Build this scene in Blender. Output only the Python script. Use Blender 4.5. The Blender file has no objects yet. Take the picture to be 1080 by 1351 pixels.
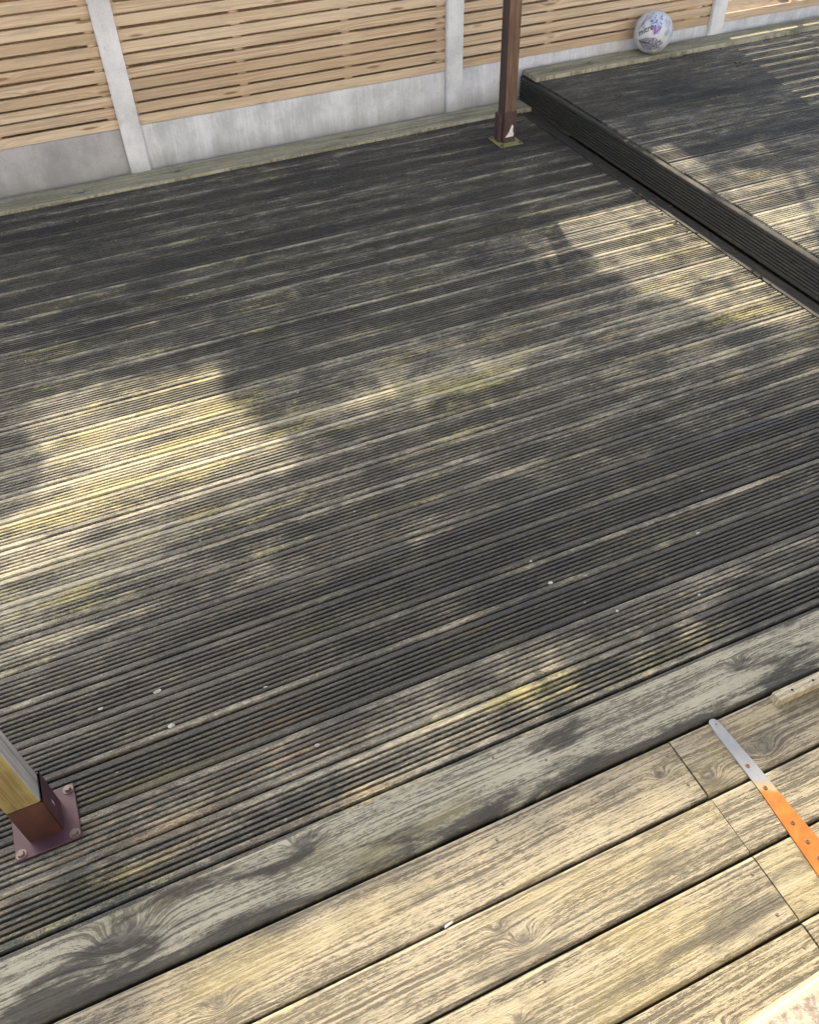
import bpy, bmesh, math, random
import numpy as np
from mathutils import Vector, Matrix

random.seed(7); rng = np.random.default_rng(11)
scene = bpy.context.scene
COL = scene.collection
R = math.radians

# ------------------------------------------------------------------ camera
cam_d = bpy.data.cameras.new('camera')
cam_d.sensor_fit = 'HORIZONTAL'; cam_d.sensor_width = 36.0
cam_d.lens = 1088.27 / 1080.0 * 36.0
cam_d.clip_start = 0.05; cam_d.clip_end = 500
cam = bpy.data.objects.new('camera', cam_d); COL.objects.link(cam)
_r = Vector((0.91382726, -0.40557965, -0.02061262))
_u = Vector((0.30430735, 0.65026941, 0.69609391))
_f = Vector((0.26891777, 0.64238216, -0.71765479))
m = Matrix((( _r.x, _u.x, -_f.x, 0.0), (_r.y, _u.y, -_f.y, 0.0), (_r.z, _u.z, -_f.z, 1.92), (0, 0, 0, 1)))
cam.matrix_world = m
scene.camera = cam

# ------------------------------------------------------------------ light
SUN_EL, SUN_AZ = R(35.0), R(16.0)           # from behind the fence, a touch to the right
S = Vector((math.sin(SUN_AZ)*math.cos(SUN_EL), math.cos(SUN_AZ)*math.cos(SUN_EL), math.sin(SUN_EL)))
world = bpy.data.worlds.new('World'); scene.world = world; world.use_nodes = True
wn = world.node_tree
bg = wn.nodes['Background']
sky = wn.nodes.new('ShaderNodeTexSky'); sky.sky_type = 'NISHITA'; sky.sun_disc = False
sky.sun_elevation = SUN_EL; sky.sun_rotation = -SUN_AZ
sky.air_density = 0.8; sky.dust_density = 3.0; sky.ozone_density = 0.6
hs = wn.nodes.new('ShaderNodeHueSaturation'); hs.inputs['Saturation'].default_value = 0.85     # thin high haze
wn.links.new(sky.outputs[0], hs.inputs['Color']); wn.links.new(hs.outputs[0], bg.inputs[0]); bg.inputs[1].default_value = 0.115
sun_d = bpy.data.lights.new('sun', 'SUN'); sun_d.energy = 2.7; sun_d.angle = R(0.53); sun_d.color = (1.0, 0.85, 0.62)
sun = bpy.data.objects.new('sun', sun_d); COL.objects.link(sun)
sun.location = (0, 12, 8); sun.rotation_euler = S.to_track_quat('Z', 'Y').to_euler()
vs = scene.view_settings
vs.view_transform = 'Standard'; vs.look = 'None'; vs.gamma = 1.0; vs.use_curve_mapping = False
vs.exposure = 1.92

# ------------------------------------------------------------------ node helper
class G:
    def __init__(s, name):
        s.mat = bpy.data.materials.new(name); s.mat.use_nodes = True
        s.t = s.mat.node_tree; s.b = s.t.nodes['Principled BSDF']
    def n(s, kind, **kw):
        nd = s.t.nodes.new(kind)
        for k, v in kw.items(): setattr(nd, k, v)
        return nd
    def put(s, sock, v):
        if isinstance(v, bpy.types.NodeSocket): s.t.links.new(v, sock)
        elif v is not None:
            if hasattr(sock.default_value, '__len__') and not hasattr(v, '__len__'): v = (v,)*len(sock.default_value)
            if hasattr(v, '__len__') and len(v) == 3 and len(sock.default_value) == 4: v = (*v, 1.0)
            sock.default_value = v
    def m(s, op, a, b=None, c=None, clamp=False):
        nd = s.n('ShaderNodeMath', operation=op, use_clamp=clamp)
        for i, v in enumerate((a, b, c)):
            if v is not None: s.put(nd.inputs[i], v)
        return nd.outputs[0]
    def v(s, op, a, b=None):
        nd = s.n('ShaderNodeVectorMath', operation=op)
        s.put(nd.inputs[0], a)
        if b is not None: s.put(nd.inputs[1], b)
        return nd.outputs['Value'] if op in ('LENGTH', 'DOT_PRODUCT') else nd.outputs[0]
    def xyz(s, x, y, z):
        nd = s.n('ShaderNodeCombineXYZ')
        for i, q in enumerate((x, y, z)): s.put(nd.inputs[i], q)
        return nd.outputs[0]
    def sep(s, v):
        nd = s.n('ShaderNodeSeparateXYZ'); s.put(nd.inputs[0], v); return nd.outputs
    def noise(s, vec, scale=1.0, detail=4.0, rough=0.55, dist=0.0):
        nd = s.n('ShaderNodeTexNoise'); s.put(nd.inputs['Vector'], vec)
        nd.inputs['Scale'].default_value = scale; nd.inputs['Detail'].default_value = detail
        nd.inputs['Roughness'].default_value = rough; nd.inputs['Distortion'].default_value = dist
        return nd.outputs[0]
    def voro(s, vec, scale=1.0, feature='F1', out='Distance', rnd=1.0):
        nd = s.n('ShaderNodeTexVoronoi', feature=feature); s.put(nd.inputs['Vector'], vec)
        nd.inputs['Scale'].default_value = scale; nd.inputs['Randomness'].default_value = rnd
        return nd.outputs[out]
    def ss(s, x, lo, hi):          # smooth step
        nd = s.n('ShaderNodeMapRange', interpolation_type='SMOOTHSTEP'); s.put(nd.inputs[0], x)
        s.put(nd.inputs[1], lo); s.put(nd.inputs[2], hi); return nd.outputs[0]
    def mix(s, f, a, b, mode='MIX'):
        nd = s.n('ShaderNodeMix', data_type='RGBA', blend_type=mode)
        s.put(nd.inputs[0], f); s.put(nd.inputs[6], a); s.put(nd.inputs[7], b); return nd.outputs[2]
    def pos(s): return s.n('ShaderNodeNewGeometry').outputs['Position']
    def obj(s): return s.n('ShaderNodeTexCoord').outputs['Object']
    def rnd(s): return s.n('ShaderNodeObjectInfo').outputs['Random']
    def attr(s, name, out='Fac'): return s.n('ShaderNodeAttribute', attribute_type='OBJECT', attribute_name=name).outputs[out]
    def blob(s, X, Y, cx, cy, ax, ay, k):
        dx = s.m('DIVIDE', s.m('SUBTRACT', X, cx), ax); dy = s.m('DIVIDE', s.m('SUBTRACT', Y, cy), ay)
        d2 = s.m('ADD', s.m('MULTIPLY', dx, dx), s.m('MULTIPLY', dy, dy))
        return s.m('MULTIPLY', s.m('EXPONENT', s.m('MULTIPLY', d2, -1.0)), k)
    def total(s, *a):
        r = a[0]
        for q in a[1:]: r = s.m('ADD', r, q)
        return r
    def bump(s, h, strength=0.3, dist=0.002):
        nd = s.n('ShaderNodeBump'); nd.inputs['Strength'].default_value = strength; nd.inputs['Distance'].default_value = dist
        s.put(nd.inputs['Height'], h); s.put(s.b.inputs['Normal'], nd.outputs[0])
    def out(s, col, rough=0.8, spec=None):
        s.put(s.b.inputs['Base Color'], col); s.put(s.b.inputs['Roughness'], rough)
        if spec is not None: s.b.inputs['Specular IOR Level'].default_value = spec
        return s.mat

# ------------------------------------------------------------------ materials
def mat_grooved(along_y=False):
    g = G('weathered grooved decking' if not along_y else 'dark grooved fascia')
    P = g.pos(); rn = g.rnd(); X, Y, Z = g.sep(P)
    if along_y: X, Y = g.m('ADD', Y, 40.0), g.m('ADD', g.m('ADD', Z, X), 40.0)
    off = g.m('MULTIPLY', rn, 37.0)
    Xo = g.m('ADD', X, off)
    ly = g.sep(g.obj())[1]                                   # across the board, -0.06 .. 0.06
    rid = g.m('FLOOR', g.m('ADD', g.m('DIVIDE', ly, 0.0147), 0.5))      # which ridge of the board
    streak = g.noise(g.xyz(g.m('MULTIPLY', Xo, 0.9), g.m('MULTIPLY', Y, 42.0), off), 1.0, 5, 0.55)
    ridge = g.noise(g.xyz(g.m('MULTIPLY', Xo, 4.2), g.m('MULTIPLY', rid, 7.7), off), 1.0, 6, 0.62)
    mott = g.noise(g.xyz(g.m('MULTIPLY', Xo, 4.6), g.m('MULTIPLY', Y, 14.0), off), 1.0, 10, 0.72, 0.5)
    fine = g.noise(g.xyz(g.m('MULTIPLY', Xo, 70.0), g.m('MULTIPLY', Y, 330.0), off), 1.0, 4, 0.75)
    speck = g.noise(P, 230.0, 4, 0.75)
    big = g.noise(P, 1.3, 3, 0.5)
    land = g.ss(g.m('ABSOLUTE', ly), 0.036, 0.039)
    land = g.m('MULTIPLY', land, g.ss(g.noise(g.xyz(g.m('MULTIPLY', Xo, 1.7), g.m('MULTIPLY', g.m('SIGN', ly), 3.3), off), 1.0, 5, 0.65), 0.30, 0.62))
    brand = g.m('SUBTRACT', rn, 0.5)
    rn2 = g.m('FRACT', g.m('MULTIPLY', rn, 7.31))
    bias = g.total(  # regional wear; pale blobs also put the sun patches into the colour
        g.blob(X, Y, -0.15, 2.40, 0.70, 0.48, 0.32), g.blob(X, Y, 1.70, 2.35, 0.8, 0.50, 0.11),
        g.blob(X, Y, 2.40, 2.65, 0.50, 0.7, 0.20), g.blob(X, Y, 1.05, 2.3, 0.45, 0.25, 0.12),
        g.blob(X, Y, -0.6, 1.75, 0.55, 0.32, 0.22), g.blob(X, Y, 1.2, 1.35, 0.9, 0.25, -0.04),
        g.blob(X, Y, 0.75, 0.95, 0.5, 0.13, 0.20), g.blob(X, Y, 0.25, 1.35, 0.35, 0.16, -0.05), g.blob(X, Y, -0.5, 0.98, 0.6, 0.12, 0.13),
        g.blob(X, Y, 3.6, 2.4, 1.1, 0.6, 0.12), g.blob(X, Y, 4.9, 4.15, 0.75, 0.55, 0.26), g.m('MULTIPLY', g.ss(Y, 3.1, 3.9), -0.07), g.attr('bias'))  # far right blob pales the boards to brighten the sun stripes
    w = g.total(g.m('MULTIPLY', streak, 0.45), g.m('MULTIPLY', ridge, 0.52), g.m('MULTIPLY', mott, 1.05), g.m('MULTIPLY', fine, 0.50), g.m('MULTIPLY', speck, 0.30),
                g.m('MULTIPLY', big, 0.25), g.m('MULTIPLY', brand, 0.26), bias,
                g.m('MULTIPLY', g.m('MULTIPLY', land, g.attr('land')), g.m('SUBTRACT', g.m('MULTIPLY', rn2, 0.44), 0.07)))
    worn_lit = g.ss(w, 1.66, 1.82)
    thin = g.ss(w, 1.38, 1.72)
    # colours
    algae = g.mix(g.ss(big, 0.35, 0.65), (0.014, 0.0146, 0.0146), (0.024, 0.0235, 0.0185))
    mid = g.mix(g.ss(mott, 0.35, 0.65), (0.058, 0.056, 0.046), (0.080, 0.073, 0.052))
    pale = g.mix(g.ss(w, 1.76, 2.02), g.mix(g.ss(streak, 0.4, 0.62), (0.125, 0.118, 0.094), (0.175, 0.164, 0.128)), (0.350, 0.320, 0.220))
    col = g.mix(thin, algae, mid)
    col = g.mix(worn_lit, col, pale)
    moss = g.noise(g.xyz(g.m('MULTIPLY', X, 2.2), g.m('MULTIPLY', Y, 9.0), off), 1.0, 6, 0.62)
    moss_sun = g.total(moss, g.blob(X, Y, 1.05, 2.25, 0.45, 0.30, 0.10), g.blob(X, Y, 0.05, 2.45, 0.6, 0.5, 0.13), g.blob(X, Y, 2.45, 2.6, 0.35, 0.5, 0.08), g.blob(X, Y, 0.6, 0.92, 0.5, 0.08, 0.10), g.blob(X, Y, 0.5, 3.7, 1.4, 0.6, 0.06), g.blob(X, Y, -0.2, 1.15, 0.7, 0.35, 0.05), 0.015)  # besides moss, these blobs paint the golden tone of the sun patches
    col = g.mix(g.m('MULTIPLY', g.ss(g.total(moss_sun, g.m('MULTIPLY', g.m('SUBTRACT', fine, 0.5), 0.5), g.m('MULTIPLY', g.m('SUBTRACT', ridge, 0.5), 0.35)), 0.58, 0.78), 0.75), col, g.mix(worn_lit, (0.055, 0.054, 0.018), (0.34, 0.30, 0.11)))
    warm = g.noise(g.xyz(g.m('MULTIPLY', X, 3.0), g.m('MULTIPLY', Y, 22.0), 5.0), 1.0, 5, 0.6)
    warm = g.total(warm, g.blob(X, Y, -0.25, 0.98, 0.55, 0.22, 0.12), g.blob(X, Y, 2.2, 2.9, 0.7, 0.6, 0.05))
    col = g.mix(g.m('MULTIPLY', g.ss(warm, 0.55, 0.75), 0.55), col, g.mix(worn_lit, (0.085, 0.058, 0.030), (0.24, 0.175, 0.095)))
    # wet, black stains along one board
    wet = g.total(g.blob(X, Y, 1.0, 1.575, 0.20, 0.028, 1.0), g.blob(X, Y, 0.70, 1.575, 0.14, 0.018, 0.8), g.blob(X, Y, 1.98, 1.585, 0.16, 0.022, 1.0), g.blob(X, Y, 1.35, 1.585, 0.35, 0.012, 0.7))
    wet = g.ss(g.total(wet, g.m('MULTIPLY', g.m('SUBTRACT', mott, 0.5), 0.9)), 0.30, 0.65)
    col = g.mix(g.m('MULTIPLY', wet, 0.85), col, (0.014, 0.015, 0.016))
    # lichen flecks
    fl = g.voro(g.v('ADD', P, g.xyz(g.m('MULTIPLY', mott, 0.03), g.m('MULTIPLY', speck, 0.01), 0.0)), 17.0)
    flr = g.voro(P, 17.0, out='Color')
    flm = g.m('MULTIPLY', g.m('LESS_THAN', g.m('ADD', fl, g.m('MULTIPLY', speck, 0.22)), 0.175), g.m('GREATER_THAN', g.sep(flr)[0], 0.80))
    col = g.mix(g.m('MULTIPLY', flm, 0.65), col, (0.30, 0.31, 0.26))
    col = g.mix(g.m('MULTIPLY', g.ss(speck, 0.35, 0.75), 0.35), col, g.mix(0.5, col, (0.30, 0.29, 0.25)))
    hf = g.noise(g.xyz(g.m('MULTIPLY', Xo, 38.0), g.m('MULTIPLY', Y, 420.0), off), 1.0, 4, 0.8)
    gain = g.m('ADD', 0.52, g.m('MULTIPLY', g.ss(g.m('ADD', g.m('MULTIPLY', hf, 0.75), g.m('MULTIPLY', speck, 0.25)), 0.34, 0.66), 0.90))
    col = g.mix(1.0, col, g.xyz(gain, gain, gain), 'MULTIPLY')
    rough = g.m('SUBTRACT', 0.68, g.m('ADD', g.m('MULTIPLY', wet, 0.35), g.m('MULTIPLY', g.ss(big, 0.45, 0.7), 0.12)))
    g.bump(g.total(g.m('MULTIPLY', fine, 1.0), g.m('MULTIPLY', mott, 0.8), g.m('MULTIPLY', speck, 0.6)), 0.55, 0.0022)
    return g.out(col, rough, 0.38)

def mat_plank(name, dark, pale, stain, stain_amt, green=0.3, gy=1.0, ycol=(0.27, 0.25, 0.12)):
    """weathered smooth planks: grain runs along X and bends round up to three knots kept on the object"""
    g = G(name)
    P = g.pos(); rn = g.rnd(); X, Y, Z = g.sep(P)
    off = g.m('MULTIPLY', rn, 23.0)
    gy_ = Y; core = None; halo = None
    wob = g.noise(g.xyz(g.m('MULTIPLY', X, 1.6), g.m('MULTIPLY', Y, 5.0), off), 1.0, 3, 0.5)
    gy_ = g.m('ADD', gy_, g.m('MULTIPLY', wob, 0.035))
    for k in ('knot_a', 'knot_b', 'knot_c'):
        kx, ky, kr = g.sep(g.attr(k, 'Vector'))
        r_ = g.m('ADD', kr, 1e-4)
        dx = g.m('DIVIDE', g.m('MULTIPLY', g.m('SUBTRACT', X, kx), 0.60), r_); dy = g.m('DIVIDE', g.m('SUBTRACT', Y, ky), r_)
        d2 = g.m('ADD', g.m('MULTIPLY', dx, dx), g.m('MULTIPLY', dy, dy))
        e = g.m('EXPONENT', g.m('MULTIPLY', d2, -1.0))
        gy_ = g.m('ADD', gy_, g.m('MULTIPLY', g.m('MULTIPLY', e, r_), 1.5))
        c = g.ss(g.m('ADD', d2, g.m('MULTIPLY', wob, 0.4)), 0.62, 0.30); c = g.m('MULTIPLY', c, g.m('GREATER_THAN', kr, 0.001))
        hl = g.m('MULTIPLY', g.m('EXPONENT', g.m('MULTIPLY', d2, -0.45)), g.m('GREATER_THAN', kr, 0.001))
        core = c if core is None else g.m('MAXIMUM', core, c); halo = hl if halo is None else g.m('MAXIMUM', halo, hl)
    G1 = g.xyz(g.m('MULTIPLY', g.m('ADD', X, off), 3.0), g.m('MULTIPLY', gy_, 150.0 * gy), off)
    G2 = g.xyz(g.m('MULTIPLY', g.m('ADD', X, off), 9.0), g.m('MULTIPLY', gy_, 330.0 * gy), off)
    grain = g.noise(G1, 1.0, 4, 0.55, 0.2); grain2 = g.noise(G2, 1.0, 4, 0.65, 0.4)
    crack = g.noise(g.xyz(g.m('MULTIPLY', X, 44.0), g.m('MULTIPLY', gy_, 170.0), off), 1.0, 8, 0.75, 0.8)
    patch = g.noise(g.xyz(g.m('MULTIPLY', X, 4.5), g.m('MULTIPLY', Y, 13.0), off), 1.0, 6, 0.62, 0.3)
    speck = g.noise(P, 320.0, 3, 0.7)
    dash = g.noise(g.xyz(g.m('MULTIPLY', g.m('ADD', X, off), 48.0), g.m('MULTIPLY', gy_, 400.0 * gy), off), 1.0, 6, 0.72, 0.6)
    lng = g.noise(g.xyz(g.m('MULTIPLY', g.m('ADD', X, off), 1.3), g.m('MULTIPLY', gy_, 215.0 * gy), off), 1.0, 2, 0.5, 0.15)
    t = g.total(g.m('MULTIPLY', grain, 0.40), g.m('MULTIPLY', dash, 0.62), g.m('MULTIPLY', crack, 0.52), g.m('MULTIPLY', patch, 0.42), g.m('MULTIPLY', speck, 0.25), g.m('MULTIPLY', lng, 0.62))
    f = g.ss(t, 1.31, 1.47)
    dk = g.mix(g.ss(patch, 0.35, 0.65), dark, tuple(c*0.75 for c in dark))
    col = g.mix(f, dk, pale)
    col = g.mix(g.m('MULTIPLY', g.ss(t, 1.48, 1.62), 0.6), col, tuple(min(1.0, c*1.25) for c in pale))
    line = g.m('MULTIPLY', g.ss(g.m('ADD', grain2, g.m('MULTIPLY', g.m('SUBTRACT', dash, 0.5), 0.5)), 0.44, 0.33), g.ss(patch, 0.62, 0.42))
    col = g.mix(g.m('MULTIPLY', line, 0.65), col, tuple(c*0.50 for c in dark))
    gr = g.noise(g.xyz(g.m('MULTIPLY', X, 1.8), g.m('MULTIPLY', Y, 6.0), g.m('ADD', off, 9.0)), 1.0, 5, 0.6)
    col = g.mix(g.m('MULTIPLY', g.ss(gr, 0.48, 0.72), green), col, ycol)
    st = g.noise(g.xyz(g.m('MULTIPLY', X, 3.2), g.m('MULTIPLY', Y, 16.0), g.m('ADD', off, 3.0)), 1.0, 7, 0.65, 0.4)
    ly = g.sep(g.obj())[1]
    edge = g.ss(ly, -0.015, -0.075)
    sm = g.ss(g.total(st, g.m('MULTIPLY', halo, 0.09), g.m('MULTIPLY', edge, g.m('MULTIPLY', g.attr('edge_stain'), 0.15)), g.m('MULTIPLY', crack, 0.22)), 0.63, 0.75)
    col = g.mix(g.m('MULTIPLY', sm, stain_amt), col, stain)
    col = g.mix(g.m('MULTIPLY', core, 0.72), col, g.mix(g.ss(crack, 0.4, 0.6), (0.055, 0.050, 0.042), (0.13, 0.12, 0.10)))
    g.bump(g.total(grain2, crack, g.m('MULTIPLY', dash, 1.2), g.m('MULTIPLY', speck, 0.5)), 0.8, 0.0025)
    return g.out(col, 0.82, 0.3)

def mat_slat():
    g = G('fresh softwood slat')
    P = g.pos(); rn = g.rnd(); X, Y, Z = g.sep(P)
    off = g.m('MULTIPLY', rn, 61.0)
    o = g.sep(g.obj()); lx, lz = o[0], o[2]
    kn = g.n('ShaderNodeTexVoronoi', feature='F1'); g.put(kn.inputs['Vector'], g.xyz(g.m('ADD', g.m('MULTIPLY', lx, 3.4), off), g.m('MULTIPLY', lz, 22.0), off)); kn.inputs['Scale'].default_value = 1.0
    d = kn.outputs['Distance']
    sel = g.m('GREATER_THAN', g.sep(kn.outputs['Color'])[0], 0.30)
    e = g.m('MULTIPLY', g.m('EXPONENT', g.m('MULTIPLY', g.m('MULTIPLY', d, d), -14.0)), sel)
    gz = g.m('ADD', lz, g.m('MULTIPLY', e, 0.022))
    grain = g.noise(g.xyz(g.m('MULTIPLY', g.m('ADD', lx, off), 2.5), g.m('MULTIPLY', gz, 190.0), off), 1.0, 4, 0.55, 0.2)
    tone = g.noise(g.xyz(g.m('MULTIPLY', g.m('ADD', lx, off), 1.7), g.m('MULTIPLY', lz, 8.0), off), 1.0, 4, 0.55)
    col = g.mix(g.ss(grain, 0.32, 0.66), (0.43, 0.30, 0.185), (0.68, 0.545, 0.385))
    col = g.mix(g.m('MULTIPLY', g.ss(tone, 0.48, 0.70), 0.65), col, (0.44, 0.35, 0.24))
    col = g.mix(g.m('MULTIPLY', g.ss(rn, 0.55, 1.0), 0.45), col, (0.72, 0.59, 0.42))
    rr3 = g.m('FRACT', g.m('MULTIPLY', rn, 13.7))
    col = g.mix(g.m('MULTIPLY', g.ss(rr3, 0.5, 1.0), 0.40), col, (0.42, 0.285, 0.165))
    grey = g.noise(g.xyz(g.m('MULTIPLY', g.m('ADD', lx, off), 4.5), g.m('MULTIPLY', lz, 30.0), off), 1.0, 6, 0.65)
    col = g.mix(g.m('MULTIPLY', g.ss(grey, 0.52, 0.70), 0.6), col, (0.37, 0.315, 0.24))
    kc = g.m('MULTIPLY', g.ss(d, 0.20, 0.08), sel)
    col = g.mix(g.m('MULTIPLY', kc, 0.75), col, (0.16, 0.085, 0.035))
    g.bump(grain, 0.25, 0.001)
    return g.out(col, 0.7, 0.3)

def mat_concrete(name, base, streaks):
    g = G(name)
    P = g.pos(); rn = g.rnd(); X, Y, Z = g.sep(P); off = g.m('MULTIPLY', rn, 31.0)
    a = g.noise(g.v('ADD', P, g.xyz(off, off, 0.0)), 5.0, 6, 0.6); b = g.noise(P, 90.0, 4, 0.7)
    v = g.noise(g.xyz(g.m('ADD', g.m('MULTIPLY', X, 85.0), off), g.m('MULTIPLY', Y, 40.0), g.m('MULTIPLY', Z, 7.0)), 1.0, 5, 0.6)
    v2 = g.noise(g.xyz(g.m('ADD', g.m('MULTIPLY', X, 7.0), off), 0.0, g.m('MULTIPLY', Z, 0.9)), 1.0, 4, 0.6)
    f = g.total(g.m('MULTIPLY', a, 0.8), g.m('MULTIPLY', b, 0.3), g.m('MULTIPLY', v, streaks), g.m('MULTIPLY', v2, 0.3 + streaks*0.4))
    c = 0.7 + 0.7*streaks
    col = g.mix(g.ss(f, c-0.24, c+0.26), tuple(q*0.72 for q in base), tuple(min(q*1.12, 0.80) for q in base))
    foot = g.m('MULTIPLY', g.ss(g.m('ADD', Z, g.m('MULTIPLY', v2, 0.14)), 0.19, 0.05), 0.70)
    col = g.mix(foot, col, (0.26, 0.265, 0.235))
    blot = g.noise(g.v('ADD', P, g.xyz(off, 0.0, off)), 13.0, 7, 0.7)
    col = g.mix(g.m('MULTIPLY', g.ss(blot, 0.52, 0.70), 0.35), col, tuple(q*0.55 for q in base))
    pit = g.voro(P, 120.0)
    pm = g.m('LESS_THAN', g.m('ADD', pit, g.m('MULTIPLY', a, 0.30)), 0.27)
    col = g.mix(g.m('MULTIPLY', pm, 0.5), col, tuple(q*0.4 for q in base))
    g.bump(g.total(g.m('MULTIPLY', v, streaks*2), b, g.m('MULTIPLY', a, 2.0)), 0.4, 0.002)
    return g.out(col, 0.9, 0.25)

def mat_timber(name, a, b, green=0.0):
    g = G(name)
    o = g.obj(); x, y, z = g.sep(o)
    gr = g.noise(g.xyz(g.m('MULTIPLY', x, 130.0), g.m('MULTIPLY', y, 130.0), g.m('MULTIPLY', z, 3.0)), 1.0, 5, 0.6, 0.3)
    pt = g.noise(g.xyz(g.m('MULTIPLY', x, 14.0), g.m('MULTIPLY', y, 14.0), g.m('MULTIPLY', z, 5.0)), 1.0, 5, 0.6)
    col = g.mix(g.ss(g.m('ADD', g.m('MULTIPLY', gr, 0.7), g.m('MULTIPLY', pt, 0.3)), 0.36, 0.62), a, b)
    if green: col = g.mix(g.m('MULTIPLY', g.ss(pt, 0.42, 0.62), green), col, (0.24, 0.24, 0.06))
    g.bump(gr, 0.5, 0.002)
    return g.out(col, 0.75, 0.35)

def mat_paint(name, base, rust, rust_amt, rough=0.42, metallic=0.0):
    g = G(name); P = g.pos()
    a = g.noise(P, 22.0, 6, 0.65); b = g.noise(P, 160.0, 4, 0.7)
    col = g.mix(g.ss(a, 0.3, 0.7), tuple(q*0.75 for q in base), tuple(q*1.2 for q in base))
    col = g.mix(g.m('MULTIPLY', g.ss(g.m('ADD', g.m('MULTIPLY', a, 0.7), g.m('MULTIPLY', b, 0.4)), 0.58, 0.72), rust_amt), col, rust)
    g.b.inputs['Metallic'].default_value = metallic
    g.bump(b, 0.2, 0.001)
    return g.out(col, g.m('ADD', rough, g.m('MULTIPLY', b, 0.15)))

def mat_plain(name, c, rough=0.8, var=0.25, scale=60.0):
    g = G(name); P = g.pos(); a = g.noise(P, scale, 5, 0.65)
    return g.out(g.mix(g.ss(a, 0.3, 0.7), tuple(q*(1-var) for q in c), tuple(q*(1+var) for q in c)), rough)

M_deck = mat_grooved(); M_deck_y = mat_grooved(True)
M_plank = mat_plank('sun bleached smooth planks', (0.112, 0.099, 0.073), (0.300, 0.266, 0.190), (0.070, 0.066, 0.055), 0.70, 0.42, 1.0, (0.31, 0.26, 0.125))
M_grey = mat_plank('grey weathered smooth planks', (0.108, 0.103, 0.080), (0.300, 0.290, 0.222), (0.030, 0.029, 0.026), 0.88, 0.60, 1.0, (0.185, 0.168, 0.09))
M_border = mat_plank('greenish smooth border planks', (0.235, 0.22, 0.145), (0.40, 0.375, 0.265), (0.09, 0.085, 0.05), 0.40, 0.45)
M_slat = mat_slat()
M_post_c = mat_concrete('pale cast concrete', (0.70, 0.71, 0.72), 0.05)
M_grav = mat_concrete('brushed cast concrete', (0.66, 0.67, 0.69), 0.45)
M_grav_d = mat_concrete('smooth dirty concrete', (0.44, 0.435, 0.43), 0.08)
M_brown = mat_timber('brown stained timber', (0.085, 0.050, 0.034), (0.20, 0.125, 0.085))
M_brown_shade = mat_timber('shade toned brown timber', (0.040, 0.030, 0.025), (0.085, 0.060, 0.046))
M_gold = mat_timber('yellow green pressure treated timber', (0.105, 0.080, 0.030), (0.205, 0.165, 0.070), 0.45)
M_skyside = mat_timber('sky toned silvered timber', (0.17, 0.165, 0.145), (0.38, 0.365, 0.33))
M_maroon = mat_paint('maroon painted steel', (0.052, 0.016, 0.024), (0.040, 0.014, 0.008), 0.6, 0.48)
M_rustp = mat_paint('rusted maroon steel less sky tint', (0.045, 0.015, 0.010), (0.085, 0.026, 0.008), 0.8, 0.5)
M_galv = mat_paint('galvanised steel', (0.33, 0.35, 0.37), (0.42, 0.42, 0.40), 0.4, 0.42, 0.5)
M_bolt = mat_paint('dull bolt steel', (0.16, 0.12, 0.11), (0.14, 0.06, 0.03), 0.6, 0.45, 0.4)
M_soil = mat_plain('dark soil', (0.045, 0.038, 0.028), 0.95)
M_joist = mat_plain('damp joist timber', (0.05, 0.042, 0.03), 0.9)
M_bark = mat_plain('bark', (0.10, 0.075, 0.05), 0.95, 0.4, 25.0)
M_leaf = mat_plain('leaf', (0.06, 0.095, 0.028), 0.6, 0.35, 12.0)

# ------------------------------------------------------------------ mesh helpers
def link(name, mesh, mat, parent=None, loc=(0, 0, 0), rot=(0, 0, 0)):
    o = bpy.data.objects.new(name, mesh); COL.objects.link(o)
    o.location = loc; o.rotation_euler = rot
    if mat is not None and not mesh.materials: mesh.materials.append(mat)
    if parent is not None: o.parent = parent
    return o
def tag(o, label, cat, group=None):
    o['label'] = label; o['category'] = cat
    if group: o['group'] = group
    return o
def empty(name, loc=(0, 0, 0), rz=0.0):
    o = bpy.data.objects.new(name, None); COL.objects.link(o); o.location = loc; o.rotation_euler = (0, 0, rz); o.empty_display_size = 0.1
    return o
def bm_mesh(bm, name, smooth=False):
    bmesh.ops.recalc_face_normals(bm, faces=bm.faces)
    me = bpy.data.meshes.new(name); bm.to_mesh(me); bm.free()
    if smooth:
        for p in me.polygons: p.use_smooth = True
    return me
def box_mesh(name, sx, sy, sz, bevel=0.0, seg=1, base=False):
    bm = bmesh.new(); bmesh.ops.create_cube(bm, size=1.0)
    for v in bm.verts: v.co = Vector((v.co.x*sx, v.co.y*sy, v.co.z*sz + (sz/2 if base else 0)))
    if bevel: bmesh.ops.bevel(bm, geom=list(bm.edges), offset=bevel, segments=seg, affect='EDGES', profile=0.5)
    return bm_mesh(bm, name)
def extrude_profile(name, prof, L, nseg, wob=0.0, seed=0, smooth=False):
    """closed profile in (y, z) swept along x from -L/2 to L/2"""
    rr = random.Random(seed); n = len(prof); vs_, fs = [], []
    ph = [rr.uniform(0, 6.28) for _ in range(4)]
    for i in range(nseg+1):
        x = -L/2 + L*i/nseg
        dy = wob*(math.sin(x*1.7+ph[0]) + 0.5*math.sin(x*4.1+ph[1])); dz = wob*0.7*(math.sin(x*1.3+ph[2]) + 0.5*math.sin(x*3.3+ph[3]))
        for (y, z) in prof: vs_.append((x, y+dy, z+dz))
    for i in range(nseg):
        for k in range(n):
            a = i*n+k; b = i*n+(k+1) % n
            fs.append((a, b, b+n, a+n))
    fs.append(tuple(range(n-1, -1, -1))); fs.append(tuple(nseg*n+k for k in range(n)))
    me = bpy.data.meshes.new(name); me.from_pydata(vs_, [], fs); me.validate()
    bm = bmesh.new(); bm.from_mesh(me); bmesh.ops.recalc_face_normals(bm, faces=bm.faces); bm.to_mesh(me); bm.free()
    return me
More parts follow.
